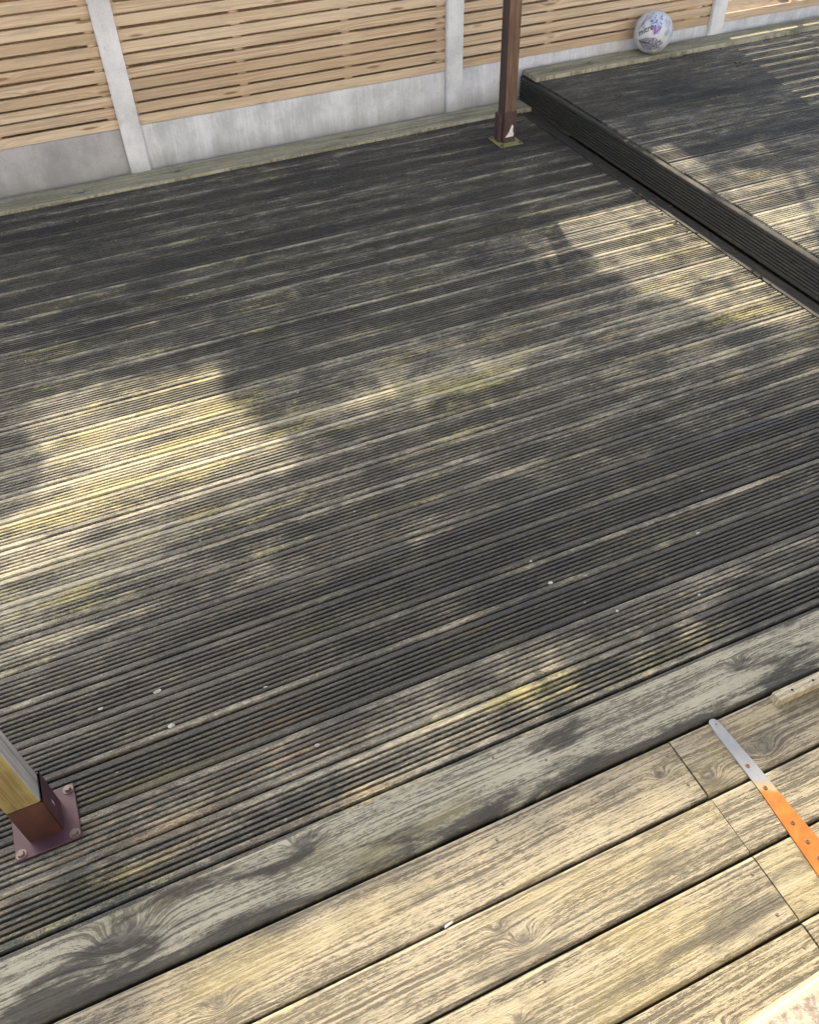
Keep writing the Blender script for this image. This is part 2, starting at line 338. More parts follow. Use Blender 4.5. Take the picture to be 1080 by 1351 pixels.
def groove_profile(width, thick, ng, pitch, gw=0.0058, gd=0.0095, seed=0):
    rr = random.Random(seed); w2 = width/2; p = [(-w2, -thick), (-w2, -0.0035), (-w2+0.0035, 0.0)]
    y0 = -pitch*(ng-1)/2
    for k in range(ng):
        c = y0 + k*pitch + rr.uniform(-.0003, .0003); g2 = gw/2*rr.uniform(0.85, 1.12); d = gd*rr.uniform(.85, 1.1)
        p += [(c-g2-0.0012, 0.0), (c-g2, -0.0014), (c-g2*0.62, -d), (c+g2*0.62, -d), (c+g2, -0.0014), (c+g2+0.0012, 0.0)]
    p += [(w2-0.0035, 0.0), (w2, -0.0035), (w2, -thick)]
    return p
def plank_profile(width, thick, r=0.006):
    w2 = width/2; p = [(-w2, -thick)]
    for a in range(5):
        t = math.pi/2*a/4; p.append((-w2 + r - r*math.cos(t), -r + r*math.sin(t)))
    for a in range(5):
        t = math.pi/2*a/4; p.append((w2 - r + r*math.sin(t), -r + r*math.cos(t)))
    p.append((w2, -thick)); return p
def cyl_mesh(name, r, h, n=12, r2=None, bevel=0.0):
    bm = bmesh.new(); bmesh.ops.create_cone(bm, cap_ends=True, segments=n, radius1=r, radius2=r if r2 is None else r2, depth=h)
    for v in bm.verts: v.co.z += h/2
    return bm_mesh(bm, name)

# ------------------------------------------------------------------ the setting
gm = bpy.data.meshes.new('ground'); gm.from_pydata([(-80, -80, -0.3), (80, -80, -0.3), (80, 80, -0.3), (-80, 80, -0.3)], [], [(0, 1, 2, 3)])
M_lawn = mat_plain('bare brown soil', (0.13, 0.085, 0.048), 0.95, 0.35, 8.0)
ground = link('ground', gm, M_lawn); ground['kind'] = 'structure'

# house behind the photographer: its pale wall, in full sun, lights the shaded fence ------
M_render = mat_plain('cream rendered wall', (0.80, 0.78, 0.74), 0.9, 0.04, 4.0)
M_frame = mat_plain('white window frame', (0.80, 0.80, 0.79), 0.4, 0.03)
g_ = G('window glass'); M_glass = g_.out((0.03, 0.035, 0.04), 0.05)
house = empty('house', (0.5, -2.9, -0.3)); tag(house, 'cream rendered house wall with white windows behind the photographer', 'house')
def wall_with_openings(w, h, t, ops):
    xs = sorted({-w/2, w/2, *[o[0] for o in ops], *[o[1] for o in ops]}); zs = sorted({0.0, h, *[o[2] for o in ops], *[o[3] for o in ops]})
    bm = bmesh.new()
    for i in range(len(xs)-1):
        for j in range(len(zs)-1):
            cx, cz = (xs[i]+xs[i+1])/2, (zs[j]+zs[j+1])/2
            if any(o[0] < cx < o[1] and o[2] < cz < o[3] for o in ops): continue
            mt_ = Matrix.Translation((cx, -t/2, cz)) @ Matrix.Diagonal((xs[i+1]-xs[i], t, zs[j+1]-zs[j], 1))
            bmesh.ops.create_cube(bm, size=1.0, matrix=mt_)
    bmesh.ops.remove_doubles(bm, verts=bm.verts, dist=1e-5)
    return bm_mesh(bm, 'wall')
ops = [(-1.6, 0.9, 0.45, 2.55), (2.6, 3.8, 1.2, 2.45), (-2.2, -0.8, 3.4, 4.6), (1.6, 3.0, 3.4, 4.6)]
link('wall', wall_with_openings(11.0, 5.4, 0.25, ops), M_render, house)
for (a_, b_, c_, d_) in ops:
    fr = empty('window', ((a_+b_)/2, -0.10, (c_+d_)/2)); fr.parent = house
    fm = bmesh.new(); W_, H_ = b_-a_, d_-c_
    for (cx, cz, sx, sz) in ((-W_/2+.04, 0, .08, H_), (W_/2-.04, 0, .08, H_), (0, H_/2-.04, W_-.16, .08), (0, -H_/2+.04, W_-.16, .08), (0, 0, .07, H_-.16)):
        bmesh.ops.create_cube(fm, size=1.0, matrix=Matrix.Translation((cx, 0, cz)) @ Matrix.Diagonal((sx, .07, sz, 1)))
    link('frame', bm_mesh(fm, 'frame'), M_frame, fr)
    for sg in (-1, 1): link('pane', box_mesh('pane', W_/2-.12, 0.02, H_-.17), M_glass, fr, (sg*W_/4, 0.0, 0))
rf = bpy.data.meshes.new('roof'); rf.from_pydata([(-5.8, 0.45, 5.35), (5.8, 0.45, 5.35), (5.8, -4, 8.0), (-5.8, -4, 8.0), (-5.8, 0.45, 5.5), (5.8, 0.45, 5.5), (5.8, -4, 8.15), (-5.8, -4, 8.15)], [], [(3, 2, 1, 0), (4, 5, 6, 7), (0, 1, 5, 4), (1, 2, 6, 5), (2, 3, 7, 6), (3, 0, 4, 7)])
link('roof', rf, mat_plain('roof tiles', (0.16, 0.09, 0.07), 0.9), house)
patio = link('patio', box_mesh('patio', 12.0, 2.55, 0.34), mat_plain('pale paving', (0.42, 0.39, 0.34), 0.9, 0.15, 6.0), None, (0.5, -1.575, -0.15)); patio['kind'] = 'structure'

# lower deck ------------------------------------------------------------------
lower = empty('lower_deck', (0, 0, 0)); lower['kind'] = 'structure'; lower['label'] = 'dark grooved timber deck, the lower level in the middle'
PITCH, BW = 0.1230, 0.1168
X0, X1 = -2.2, 2.694
variants = [extrude_profile('grooved_board', groove_profile(BW, 0.028, 6, 0.0147, seed=s), X1-X0, 26, 0.0007, s) for s in range(4)]
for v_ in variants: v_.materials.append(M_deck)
for k in range(-1, 31):
    y0 = 0.8757 + k*PITCH
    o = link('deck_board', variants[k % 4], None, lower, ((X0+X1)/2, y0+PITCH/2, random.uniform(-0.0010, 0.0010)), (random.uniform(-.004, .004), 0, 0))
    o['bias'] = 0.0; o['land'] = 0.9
for x in (-2.0, -1.6, -1.2, -0.8, -0.4, 0.0, 0.4, 0.8, 1.2, 1.6, 2.0, 2.4):
    link('joist', box_mesh('joist', 0.047, 3.9, 0.10), M_joist, lower, (x, 2.75, -0.0805))
# narrow board along the foot of the raised deck
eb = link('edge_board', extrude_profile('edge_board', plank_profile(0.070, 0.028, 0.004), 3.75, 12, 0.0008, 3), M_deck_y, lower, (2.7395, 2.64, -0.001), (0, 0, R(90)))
eb['bias'] = -0.30; eb['land'] = 0.0  # dark board, darkened further in place of the fascia's shadow band
# border plank along the fence
bo = link('border_plank', extrude_profile('border_plank', plank_profile(0.166, 0.026, 0.005), 4.95, 20, 0.0012, 5), M_border, lower, (0.30, 4.602, 0.0165))
bo['knot_a'] = (0.62, 4.60, 0.025); bo['knot_b'] = (0.10, 4.57, 0.02); bo['knot_c'] = (1.6, 4.61, 0.018); bo['edge_stain'] = 0.0

# raised deck ------------------------------------------------------------------
ZR = 0.160
raised = empty('raised_deck', (0, 0, 0)); raised['kind'] = 'structure'; raised['label'] = 'raised grooved timber deck on the right behind a dark fascia'
RX0, RX1 = 2.808, 6.6
rvar = [extrude_profile('raised_board', groove_profile(BW, 0.028, 6, 0.0147, seed=s+20), RX1-RX0, 20, 0.0007, s+9) for s in range(3)]
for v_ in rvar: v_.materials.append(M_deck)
for k in range(0, 31):
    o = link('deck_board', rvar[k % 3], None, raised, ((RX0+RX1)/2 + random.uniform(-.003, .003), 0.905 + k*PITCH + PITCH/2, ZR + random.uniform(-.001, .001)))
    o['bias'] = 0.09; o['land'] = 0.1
fa = link('fascia_board', extrude_profile('fascia_board', groove_profile(0.146, 0.026, 8, 0.0147, 0.0066, 0.0095, seed=41), 3.78, 14, 0.0012, 7), M_deck_y, raised, (2.777, 2.79, 0.0790), (0, R(-90), R(90)))
fa.rotation_euler = (R(90), 0, R(-90)); fa['bias'] = -0.36; fa['land'] = 0.0
for z in (0.05,):
    link('backing_joist', box_mesh('backing_joist', 0.045, 3.7, 0.10), M_joist, raised, (2.832, 2.78, 0.078))
for x in (3.4, 4.0, 4.6, 5.2, 5.8, 6.4):
    link('joist', box_mesh('joist', 0.047, 3.7, 0.12), M_joist, raised, (x, 2.78, 0.069))
rb = link('border_plank', extrude_profile('border_plank', plank_profile(0.166, 0.024, 0.005), 3.8, 16, 0.0012, 6), M_border, raised, (4.69, 4.602, ZR+0.0235))
rb['knot_a'] = (3.2, 4.6, 0.02); rb['knot_b'] = (4.6, 4.58, 0.02); rb['knot_c'] = (0, 0, 0); rb['edge_stain'] = 0.0

# near platform of smooth planks ------------------------------------------------
ZP = 0.100
plat = empty('near_platform', (0, 0, 0)); plat['kind'] = 'structure'; plat['label'] = 'low platform of smooth bleached planks across the foreground'
def plank(x0, x1, y0, y1, mat, knots, edge=0.0, dz=0.0, seed=0):
    me = extrude_profile('smooth_plank', plank_profile(y1-y0, 0.030, 0.0075), x1-x0, max(4, int((x1-x0)*6)), 0.0009, seed)
    o = link('smooth_plank', me, mat, plat, ((x0+x1)/2, (y0+y1)/2, ZP+dz))
    for q, kk in zip(('knot_a', 'knot_b', 'knot_c'), list(knots)+[(0.0, 0.0, 0.0)]*3): o[q] = tuple(float(c) for c in kk)
    o['edge_stain'] = edge
    return o
HX = 0.9345
first = plank(-1.8, 2.35, 0.671, 0.820, M_grey, [(1.23, 0.768, 0.017), (0.05, 0.795, 0.020), (-0.345, 0.765, 0.042)], 1.0, 0.001, 1)
rows = [(0.5105, 0.6625), (0.3700, 0.5045), (0.2180, 0.3640), (0.0690, 0.2120), (-0.0810, 0.0600), (-0.2300, -0.0890)]
kn_l = [[(0.865, 0.600, 0.014), (-0.2, 0.56, 0.016)], [(0.40, 0.418, 0.020), (0.36, 0.46, 0.010)], [(0.32, 0.30, 0.010), (-0.3, 0.28, 0.012)], [(0.66, 0.125, 0.013), (0.93, 0.10, 0.025)], [], []]
kn_r = [[(0.965, 0.545, 0.020), (1.13, 0.55, 0.020)], [(1.5, 0.43, 0.015)], [(1.05, 0.31, 0.014)], [], [], []]
boards_l, boards_r = [], []
for i, (a, b) in enumerate(rows):
    gap = (0.0030, 0.0012, 0.0018, 0.0030, 0.002, 0.002)[i]
    boards_l.append(plank(-1.8, HX-gap, a, b, M_plank, kn_l[i], 0.0, random.uniform(-.001, .001), 10+i))
    boards_r.append(plank(HX+gap*0.6, 2.35, a, b, M_plank, kn_r[i], 0.0, random.uniform(-.001, .001), 30+i))
# greyer second row at its far edge
for y in (0.60, 0.30, 0.0):
    link('bearer', box_mesh('bearer', 4.0, 0.045, 0.10), M_joist, plat, (0.3, y, 0.0185))
link('riser', box_mesh('riser', 4.1, 0.022, 0.094), M_grey, plat, (0.28, 0.795, 0.0220))
scr = cyl_mesh('screw', 0.0036, 0.0012, 10, 0.0030)
def screws(host, pts):
    for (x, y) in pts:
        s_ = link('screw', scr, M_bolt, host, (x-host.location.x, y-host.location.y, 0.0003))
screws(first, [(0.531, 0.800), (0.448, 0.718), (-0.20, 0.70), (-0.32, 0.80), (0.47, 0.70), (0.642, 0.742)])
screws(boards_l[0], [(0.908, 0.632), (0.909, 0.554), (0.447, 0.623), (0.415, 0.535)])
screws(boards_l[1], [(0.910, 0.484), (0.907, 0.398), (0.413, 0.413)])
screws(boards_l[2], [(0.908, 0.333), (0.900, 0.246), (0.401, 0.338), (0.40, 0.25)])
screws(boards_l[3], [(0.906, 0.175), (0.905, 0.095)])
screws(boards_r[0], [(1.30, 0.545)])

# ------------------------------------------------------------------ fence
YF = 4.690
fence_x = [-1.455, 0.4405, 2.3355, 4.2300, 6.1300]
post_lab = ['pale concrete fence post beyond the left end of the first slatted panel', 'leaning-looking pale concrete fence post left of the long middle slatted panel',
            'pale concrete fence post behind and left of the brown timber post', 'pale concrete fence post to the right of the white football', 'pale concrete fence post beyond the right end of the sunlit slats']
def post_mesh():
    # H section: two slots for the panels
    w, d, s_, t = 0.0535, 0.100, 0.022, 0.030
    p = [(-w, 0), (w, 0), (w-0.002, t), (w-s_, t+0.003), (w-s_, d-t-0.003), (w-0.002, d-t), (w, d), (-w, d), (-w+0.002, d-t), (-w+s_, d-t-0.003), (-w+s_, t+0.003), (-w+0.002, t)]
    bm = bmesh.new(); top = []; bot = []
    for (x, y) in p:
        bot.append(bm.verts.new((x, y, 0))); top.append(bm.verts.new((x, y, 1.62)))
    n = len(p)
    for k in range(n): bm.faces.new((bot[k], bot[(k+1) % n], top[(k+1) % n], top[k]))
    bm.faces.new(top); bm.faces.new(bot[::-1])
    es = [e for e in bm.edges if abs(e.verts[0].co.z-e.verts[1].co.z) > 1 and e.verts[0].co.y < 0.001]
    bmesh.ops.bevel(bm, geom=es, offset=0.005, segments=2, affect='EDGES')
    return bm_mesh(bm, 'concrete_post')
pm = post_mesh()
for x, l in zip(fence_x, post_lab):
    o = link('concrete_fence_post', pm, M_post_c, None, (x, YF, -0.36)); tag(o, l, 'fence post', 'concrete posts of the fence')
grav_lab = ['grubby darker grey gravel board under the first slatted panel at the left edge', 'long pale brushed gravel board under the slats left of the brown timber post',
            'pale concrete gravel board running behind the white football', 'thin strip of concrete gravel board with sunlit top at the right edge']
pan_lab = ['slatted softwood fence panel cut off by the left edge of the photo', 'long slatted softwood fence panel left of the brown timber post',
           'slatted softwood fence panel behind the brown timber post and the ball', 'slatted softwood fence panel catching low sun at the top right corner']
NS, SP, SH = 15, 0.058, 0.0470
NS_R, SP_R = 12, 0.0735            # the right-hand panel is more open
slat_me = [box_mesh('slat', 1.846, 0.0135, SH, 0.0018, 1) for _ in range(2)]
bat_me = box_mesh('batten', 0.045, 0.022, NS*SP, 0.002)
for me_ in slat_me+[bat_me]: me_.materials.append(M_slat)
for i in range(4):
    xa, xb = fence_x[i], fence_x[i+1]; xm = (xa+xb)/2; L = xb-xa
    gb = link('gravel_board', box_mesh('gravel_board', L-0.066, 0.036, 0.537, 0.004), M_grav_d if i == 0 else M_grav, None, (xm, YF+0.051, -0.031))
    tag(gb, grav_lab[i], 'gravel board', 'concrete gravel boards of the fence')
    pn = empty('slatted_fence_panel', (xm, YF+0.05, 0.2385)); tag(pn, pan_lab[i], 'fence panel', 'slatted panels of the fence')
    ns, sp = (NS_R, SP_R) if i == 3 else (NS, SP)
    for k in range(ns):
        s_ = link('slat', slat_me[k % 2], None, pn, (random.uniform(-.004, .004), -0.012, sp*k + SH/2 + 0.001 + random.uniform(-.0015, .0015)), (random.uniform(-.02, .02), random.uniform(-.0010, .0010), 0))
    for bx in (-0.898, -0.30, 0.30, 0.872):
        link('batten', bat_me, None, pn, (bx, 0.0068, NS*SP/2))
# boarding added behind the first three panels to block sun through the slats
nb = empty('added_block_fence', (1.3, 4.98, -0.3)); tag(nb, 'added brown close-boarded timber fence blocking sun behind the slat gaps', 'fence')
fe = box_mesh('feather_board', 0.112, 0.014, 1.42, 0.002); fe.materials.append(mat_timber('old golden timber', (0.34, 0.22, 0.12), (0.52, 0.37, 0.22)))
for k in range(57):
    link('feather_board', fe, None, nb, (-2.86 + k*0.1035, 0.004*(k % 2), 0.71), (0, 0, R(2)))
for z in (0.35, 1.1): link('rail', box_mesh('rail', 5.8, 0.04, 0.08), M_brown, nb, (0, 0.04, z))

# ------------------------------------------------------------------ the two timber posts
def timber_post(name, label, x0, x1, y0, y1, px0, px1, py0, py1, sock_h, height, mats, lean=(0, 0)):
    cx, cy = (x0+x1)/2, (y0+y1)/2
    t = empty(name, (cx, cy, 0.0)); tag(t, label, 'post')
    w, d = (x1-x0)-0.006, (y1-y0)-0.006
    me = box_mesh('shaft', w, d, height, 0.003, 2, base=True)
    for mm in mats['shaft']: me.materials.append(mm)
    if len(mats['shaft']) > 1:
        for p in me.polygons:
            if p.normal.x > 0.8: p.material_index = 1  # weathered side face, its sky light mostly put into the paler colour
    sh = link('shaft', me, None, t, (0, 0, 0.008), (lean[0], lean[1], 0))
    pl = link('base_plate', box_mesh('base_plate', px1-px0, py1-py0, 0.005, 0.001), mats['plate'], t, ((px0+px1)/2-cx, (py0+py1)/2-cy, 0.0045))
    bm = bmesh.new()      # open square tube
    o_ = [(-1, -1), (1, -1), (1, 1), (-1, 1)]; W, D = (x1-x0)/2, (y1-y0)/2; th = 0.0028
    ring = []
    for (zz, inset) in ((0, 0), (sock_h, 0), (sock_h, th), (0, th)):
        ring.append([bm.verts.new((sx*(W-inset), sy*(D-inset), zz)) for sx, sy in o_])
    for a in range(3):
        for k in range(4): bm.faces.new((ring[a][k], ring[a][(k+1) % 4], ring[a+1][(k+1) % 4], ring[a+1][k]))
    es = [e for e in bm.edges if abs(e.verts[0].co.z-e.verts[1].co.z) > 0.05]
    bmesh.ops.bevel(bm, geom=es, offset=0.003, segments=2, affect='EDGES')
    so = link('socket', bm_mesh(bm, 'socket'), mats['socket'][0], t, (0, 0, 0.0068))
    if len(mats['socket']) > 1:
        so.data.materials.append(mats['socket'][1])
        for p in so.data.polygons:
            if p.normal.y < -0.7: p.material_index = 1  # browner front: the sky tint seen on the sides is left out of its colour
    hexm = cyl_mesh('bolt', 0.0085, 0.008, 6, 0.0075); wash = cyl_mesh('washer', 0.0125, 0.002, 16)
    for sx in (0.014, (px1-px0)-0.014):
        for sy in (0.014, (py1-py0)-0.014):
            b_ = link('bolt', hexm, M_bolt, t, (px0+sx-cx, py0+sy-cy, 0.0085), (0, 0, random.random()))
            link('washer', wash, M_bolt, b_, (0, 0, -0.0015))
    return t, so
near, so_n = timber_post('timber_post', 'yellow green timber post in a maroon metal socket at the left edge', -0.5305, -0.451, 1.100, 1.181, -0.565, -0.415, 1.065, 1.213, 0.150, 2.4,
                   dict(shaft=[M_gold, M_skyside], plate=M_maroon, socket=[M_maroon, M_rustp]), (R(0.5), R(-1.2)))
M_oldplate = mat_paint('mossy old steel', (0.24, 0.25, 0.07), (0.10, 0.045, 0.02), 0.7, 0.7)
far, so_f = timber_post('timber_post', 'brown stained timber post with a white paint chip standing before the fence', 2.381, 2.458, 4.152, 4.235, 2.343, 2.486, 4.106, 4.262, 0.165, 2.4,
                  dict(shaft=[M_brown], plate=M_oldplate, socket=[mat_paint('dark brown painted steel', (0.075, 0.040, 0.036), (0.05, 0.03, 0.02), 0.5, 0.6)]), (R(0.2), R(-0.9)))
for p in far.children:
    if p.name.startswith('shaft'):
        p.data.materials.append(M_brown_shade)
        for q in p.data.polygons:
            if q.normal.x < -0.8: q.material_index = 1  # left face uses a darker copy, its shade put into the colour
# clamp flange on the left of the far socket
link('clamp_flange', box_mesh('clamp_flange', 0.020, 0.055, 0.150, 0.003), so_f.data.materials[0], far, (-0.0490, 0.008, 0.082))
# bare white triangle where the paint has flaked
wm = bpy.data.meshes.new('paint_chip')
pts = [(-0.032, 0.030), (0.018, 0.030), (0.021, 0.045), (0.014, 0.060), (0.016, 0.085), (0.008, 0.096), (0.000, 0.080), (-0.006, 0.064), (-0.018, 0.046)]
wm.from_pydata([(x, 0, z) for x, z in pts] + [(x, 0.001, z) for x, z in pts], [], [tuple(range(len(pts)))] + [(k, k+len(pts), (k+1) % len(pts)+len(pts), (k+1) % len(pts)) for k in range(len(pts))])
link('paint_chip', wm, mat_plain('bare white primer', (0.72, 0.72, 0.70), 0.7, 0.12), far, (0.004, -0.0427, 0.0068))
# bright galvanised slit in the near socket
sm_ = bpy.data.meshes.new('weld_mark'); sm_.from_pydata([(0, -0.003, 0), (0, 0.003, 0.006), (0, 0.003, 0.026), (0, -0.002, 0.022)], [], [(0, 1, 2, 3)])
link('weld_mark', sm_, mat_plain('bare bright metal', (0.75, 0.75, 0.73), 0.4, 0.1), near, (0.0402, -0.002, 0.062))

# ------------------------------------------------------------------ hatch hinge strap
def strap():
    t = empty('strap_hinge', (1.062, 0.40, ZP)); tag(t, 'long strap hinge, bare steel turning orange, screwed across the pale planks', 'hinge')
    L = [(0.6600, -0.0105), (0.640, -0.0135), (0.480, -0.0155), (0.30, -0.0285), (0.10, -0.045)]
    Rr = [(0.6600, 0.0105), (0.640, 0.0140), (0.515, 0.0205), (0.448, 0.0215), (0.385, 0.0235), (0.33, 0.0275), (0.10, 0.045)]
    def outline(ya, yb):
        ys = np.linspace(ya, yb, 24)
        l = np.interp(ys, [a for a, _ in L[::-1]], [b for _, b in L[::-1]]); r = np.interp(ys, [a for a, _ in Rr[::-1]], [b for _, b in Rr[::-1]])
        return ys, l, r
    def slab(name, ya, yb, mat, tip, slant=0.0):
        ys, l, r = outline(ya, yb); bm = bmesh.new(); th = 0.0042
        loop = [(x, y) for x, y in zip(r, ys)] + [(x, y) for x, y in zip(l[::-1], ys[::-1])]
        if slant:
            loop = [(x, y) for x, y in loop]
        if tip:
            top = [(0.0105*math.cos(a), 0.660+0.0075*math.sin(a)) for a in np.linspace(0.2, math.pi-0.2, 9)]
            n_ = len(ys); loop = loop[:n_] + top + loop[n_:]
        up = [bm.verts.new((x, y-0.40, th)) for x, y in loop]; dn = [bm.verts.new((x, y-0.40, 0.0005)) for x, y in loop]
        bm.faces.new(up); bm.faces.new(dn[::-1]); n = len(loop)
        for k in range(n): bm.faces.new((up[k], dn[k], dn[(k+1) % n], up[(k+1) % n]))
        bmesh.ops.bevel(bm, geom=[e for e in bm.edges if e.verts[0].co.z > 0.004 and e.verts[1].co.z > 0.004], offset=0.0007, segments=1, affect='EDGES')
        return link(name, bm_mesh(bm, name), mat, t)
    g = G('strap of bare steel and orange primer'); P = g.pos(); X, Y, Z = g.sep(P)
    a = g.noise(P, 40.0, 5, 0.6); b = g.noise(g.xyz(g.m('MULTIPLY', X, 260.0), g.m('MULTIPLY', Y, 25.0), 0.0), 1.0, 4, 0.6)
    yy = g.total(Y, g.m('MULTIPLY', g.m('SUBTRACT', X, 1.062), 0.55), g.m('MULTIPLY', g.m('SUBTRACT', a, 0.5), 0.035))
    grime = g.m('MULTIPLY', g.ss(a, 0.35, 0.65), 0.6)
    steel = g.mix(g.m('MULTIPLY', b, 0.7), g.mix(grime, (0.16, 0.18, 0.205), (0.25, 0.24, 0.20)), (0.29, 0.30, 0.31))
    orange = g.mix(g.ss(a, 0.35, 0.7), (0.30, 0.085, 0.006), (0.38, 0.125, 0.010))
    f = g.ss(yy, 0.475, 0.462)
    halo = g.m('MULTIPLY', g.ss(yy, 0.500, 0.475), 0.7)
    col = g.mix(halo, steel, (0.36, 0.23, 0.08)); col = g.mix(f, col, orange)
    g.b.inputs['Metallic'].default_value = 0.0
    g.bump(b, 0.15, 0.0006)
    mt = g.out(col, g.m('SUBTRACT', 0.52, g.m('MULTIPLY', g.m('SUBTRACT', 1.0, f), 0.10)))
    slab('strap', 0.10, 0.652, mt, True)
    hm = cyl_mesh('screw', 0.0056, 0.0022, 14, 0.0042); hm2 = hm.copy(); sl = box_mesh('screw_slot', 0.0052, 0.0011, 0.0006)
    M_sc = mat_paint('rusty screw', (0.20, 0.09, 0.045), (0.12, 0.045, 0.02), 0.7, 0.6, 0.0)
    M_hole = mat_plain('dark slot', (0.03, 0.02, 0.015), 0.9)
    for (x, y) in ((1.0632, 0.6507), (1.061, 0.533), (1.0617, 0.4734), (1.061, 0.384), (1.0612, 0.3377), (1.0589, 0.3001), (1.060, 0.22)):
        s_ = link('screw', hm if y < 0.6 else hm2, M_sc if y < 0.6 else M_galv, t, (x-1.062, y-0.40, 0.0042), (0, 0, random.uniform(0, 3)))
        link('screw_slot', sl, M_hole, s_, (0, 0, 0.0024))
        link('screw_slot', sl, M_hole, s_, (0, 0, 0.0025), (0, 0, R(90)))
strap()

# batten lying on the platform
bt = empty('wooden_batten', (1.62, 0.6410, ZP+0.0015)); tag(bt, 'short pale wooden batten with two dark nail holes beside the steel strap', 'batten')
bme = box_mesh('stick', 0.78, 0.0275, 0.0300, 0.0018, 2, base=True)
M_bat = mat_plank('pale batten wood', (0.24, 0.215, 0.14), (0.42, 0.385, 0.29), (0.12, 0.11, 0.06), 0.3, 0.25)
so_ = link('stick', bme, M_bat, bt)
so_['knot_a'] = (0.0, 0.0, 0.0); so_['knot_b'] = (0.0, 0.0, 0.0); so_['knot_c'] = (0.0, 0.0, 0.0); so_['edge_stain'] = 0.0
hole = cyl_mesh('nail_hole', 0.0034, 0.0008, 10)
M_hole = mat_plain('nail hole', (0.012, 0.010, 0.008), 0.9)
for x in (1.278, 1.344, 1.62, 1.90): link('nail_hole', hole, M_hole, bt, (x-1.62, -0.001, 0.0298))

# ------------------------------------------------------------------ stone coping in the near corner
def coping():
    bm = bmesh.new(); bmesh.ops.create_cube(bm, size=1.0)
    for v in bm.verts: v.co = Vector((v.co.x*1.3, v.co.y*0.34, v.co.z*0.35))
    bmesh.ops.bevel(bm, geom=list(bm.edges), offset=0.010, segments=3, affect='EDGES')
    g = G('speckled sandstone'); P = g.pos()
    a = g.noise(P, 55.0, 5, 0.65); b = g.noise(P, 160.0, 4, 0.7); c = g.noise(P, 14.0, 4, 0.6)
    ly = g.sep(g.obj())[1]
    col = g.mix(g.ss(a, 0.38, 0.62), (0.165, 0.135, 0.110), (0.33, 0.29, 0.215))
    col = g.mix(g.m('MULTIPLY', g.ss(b, 0.45, 0.7), 0.55), col, (0.44, 0.40, 0.35))
    col = g.mix(g.m('MULTIPLY', g.ss(c, 0.52, 0.68), 0.5), col, (0.24, 0.20, 0.15))
    rim = g.ss(g.m('ADD', ly, g.m('MULTIPLY', c, 0.02)), 0.158, 0.166)
    col = g.mix(g.m('MULTIPLY', rim, 0.85), col, (0.46, 0.42, 0.27))  # light catching the edge is painted in as a pale rim
    g.bump(g.m('ADD', a, b), 0.6, 0.004)
    o = link('stone_coping', bm_mesh(bm, 'stone_coping'), g.out(col, 0.9), None, (1.13, -0.041, ZP+0.1765), (0, 0, R(3.5)))
    tag(o, 'rough speckled stone block with pale rim in the bottom right corner', 'stone')
coping()

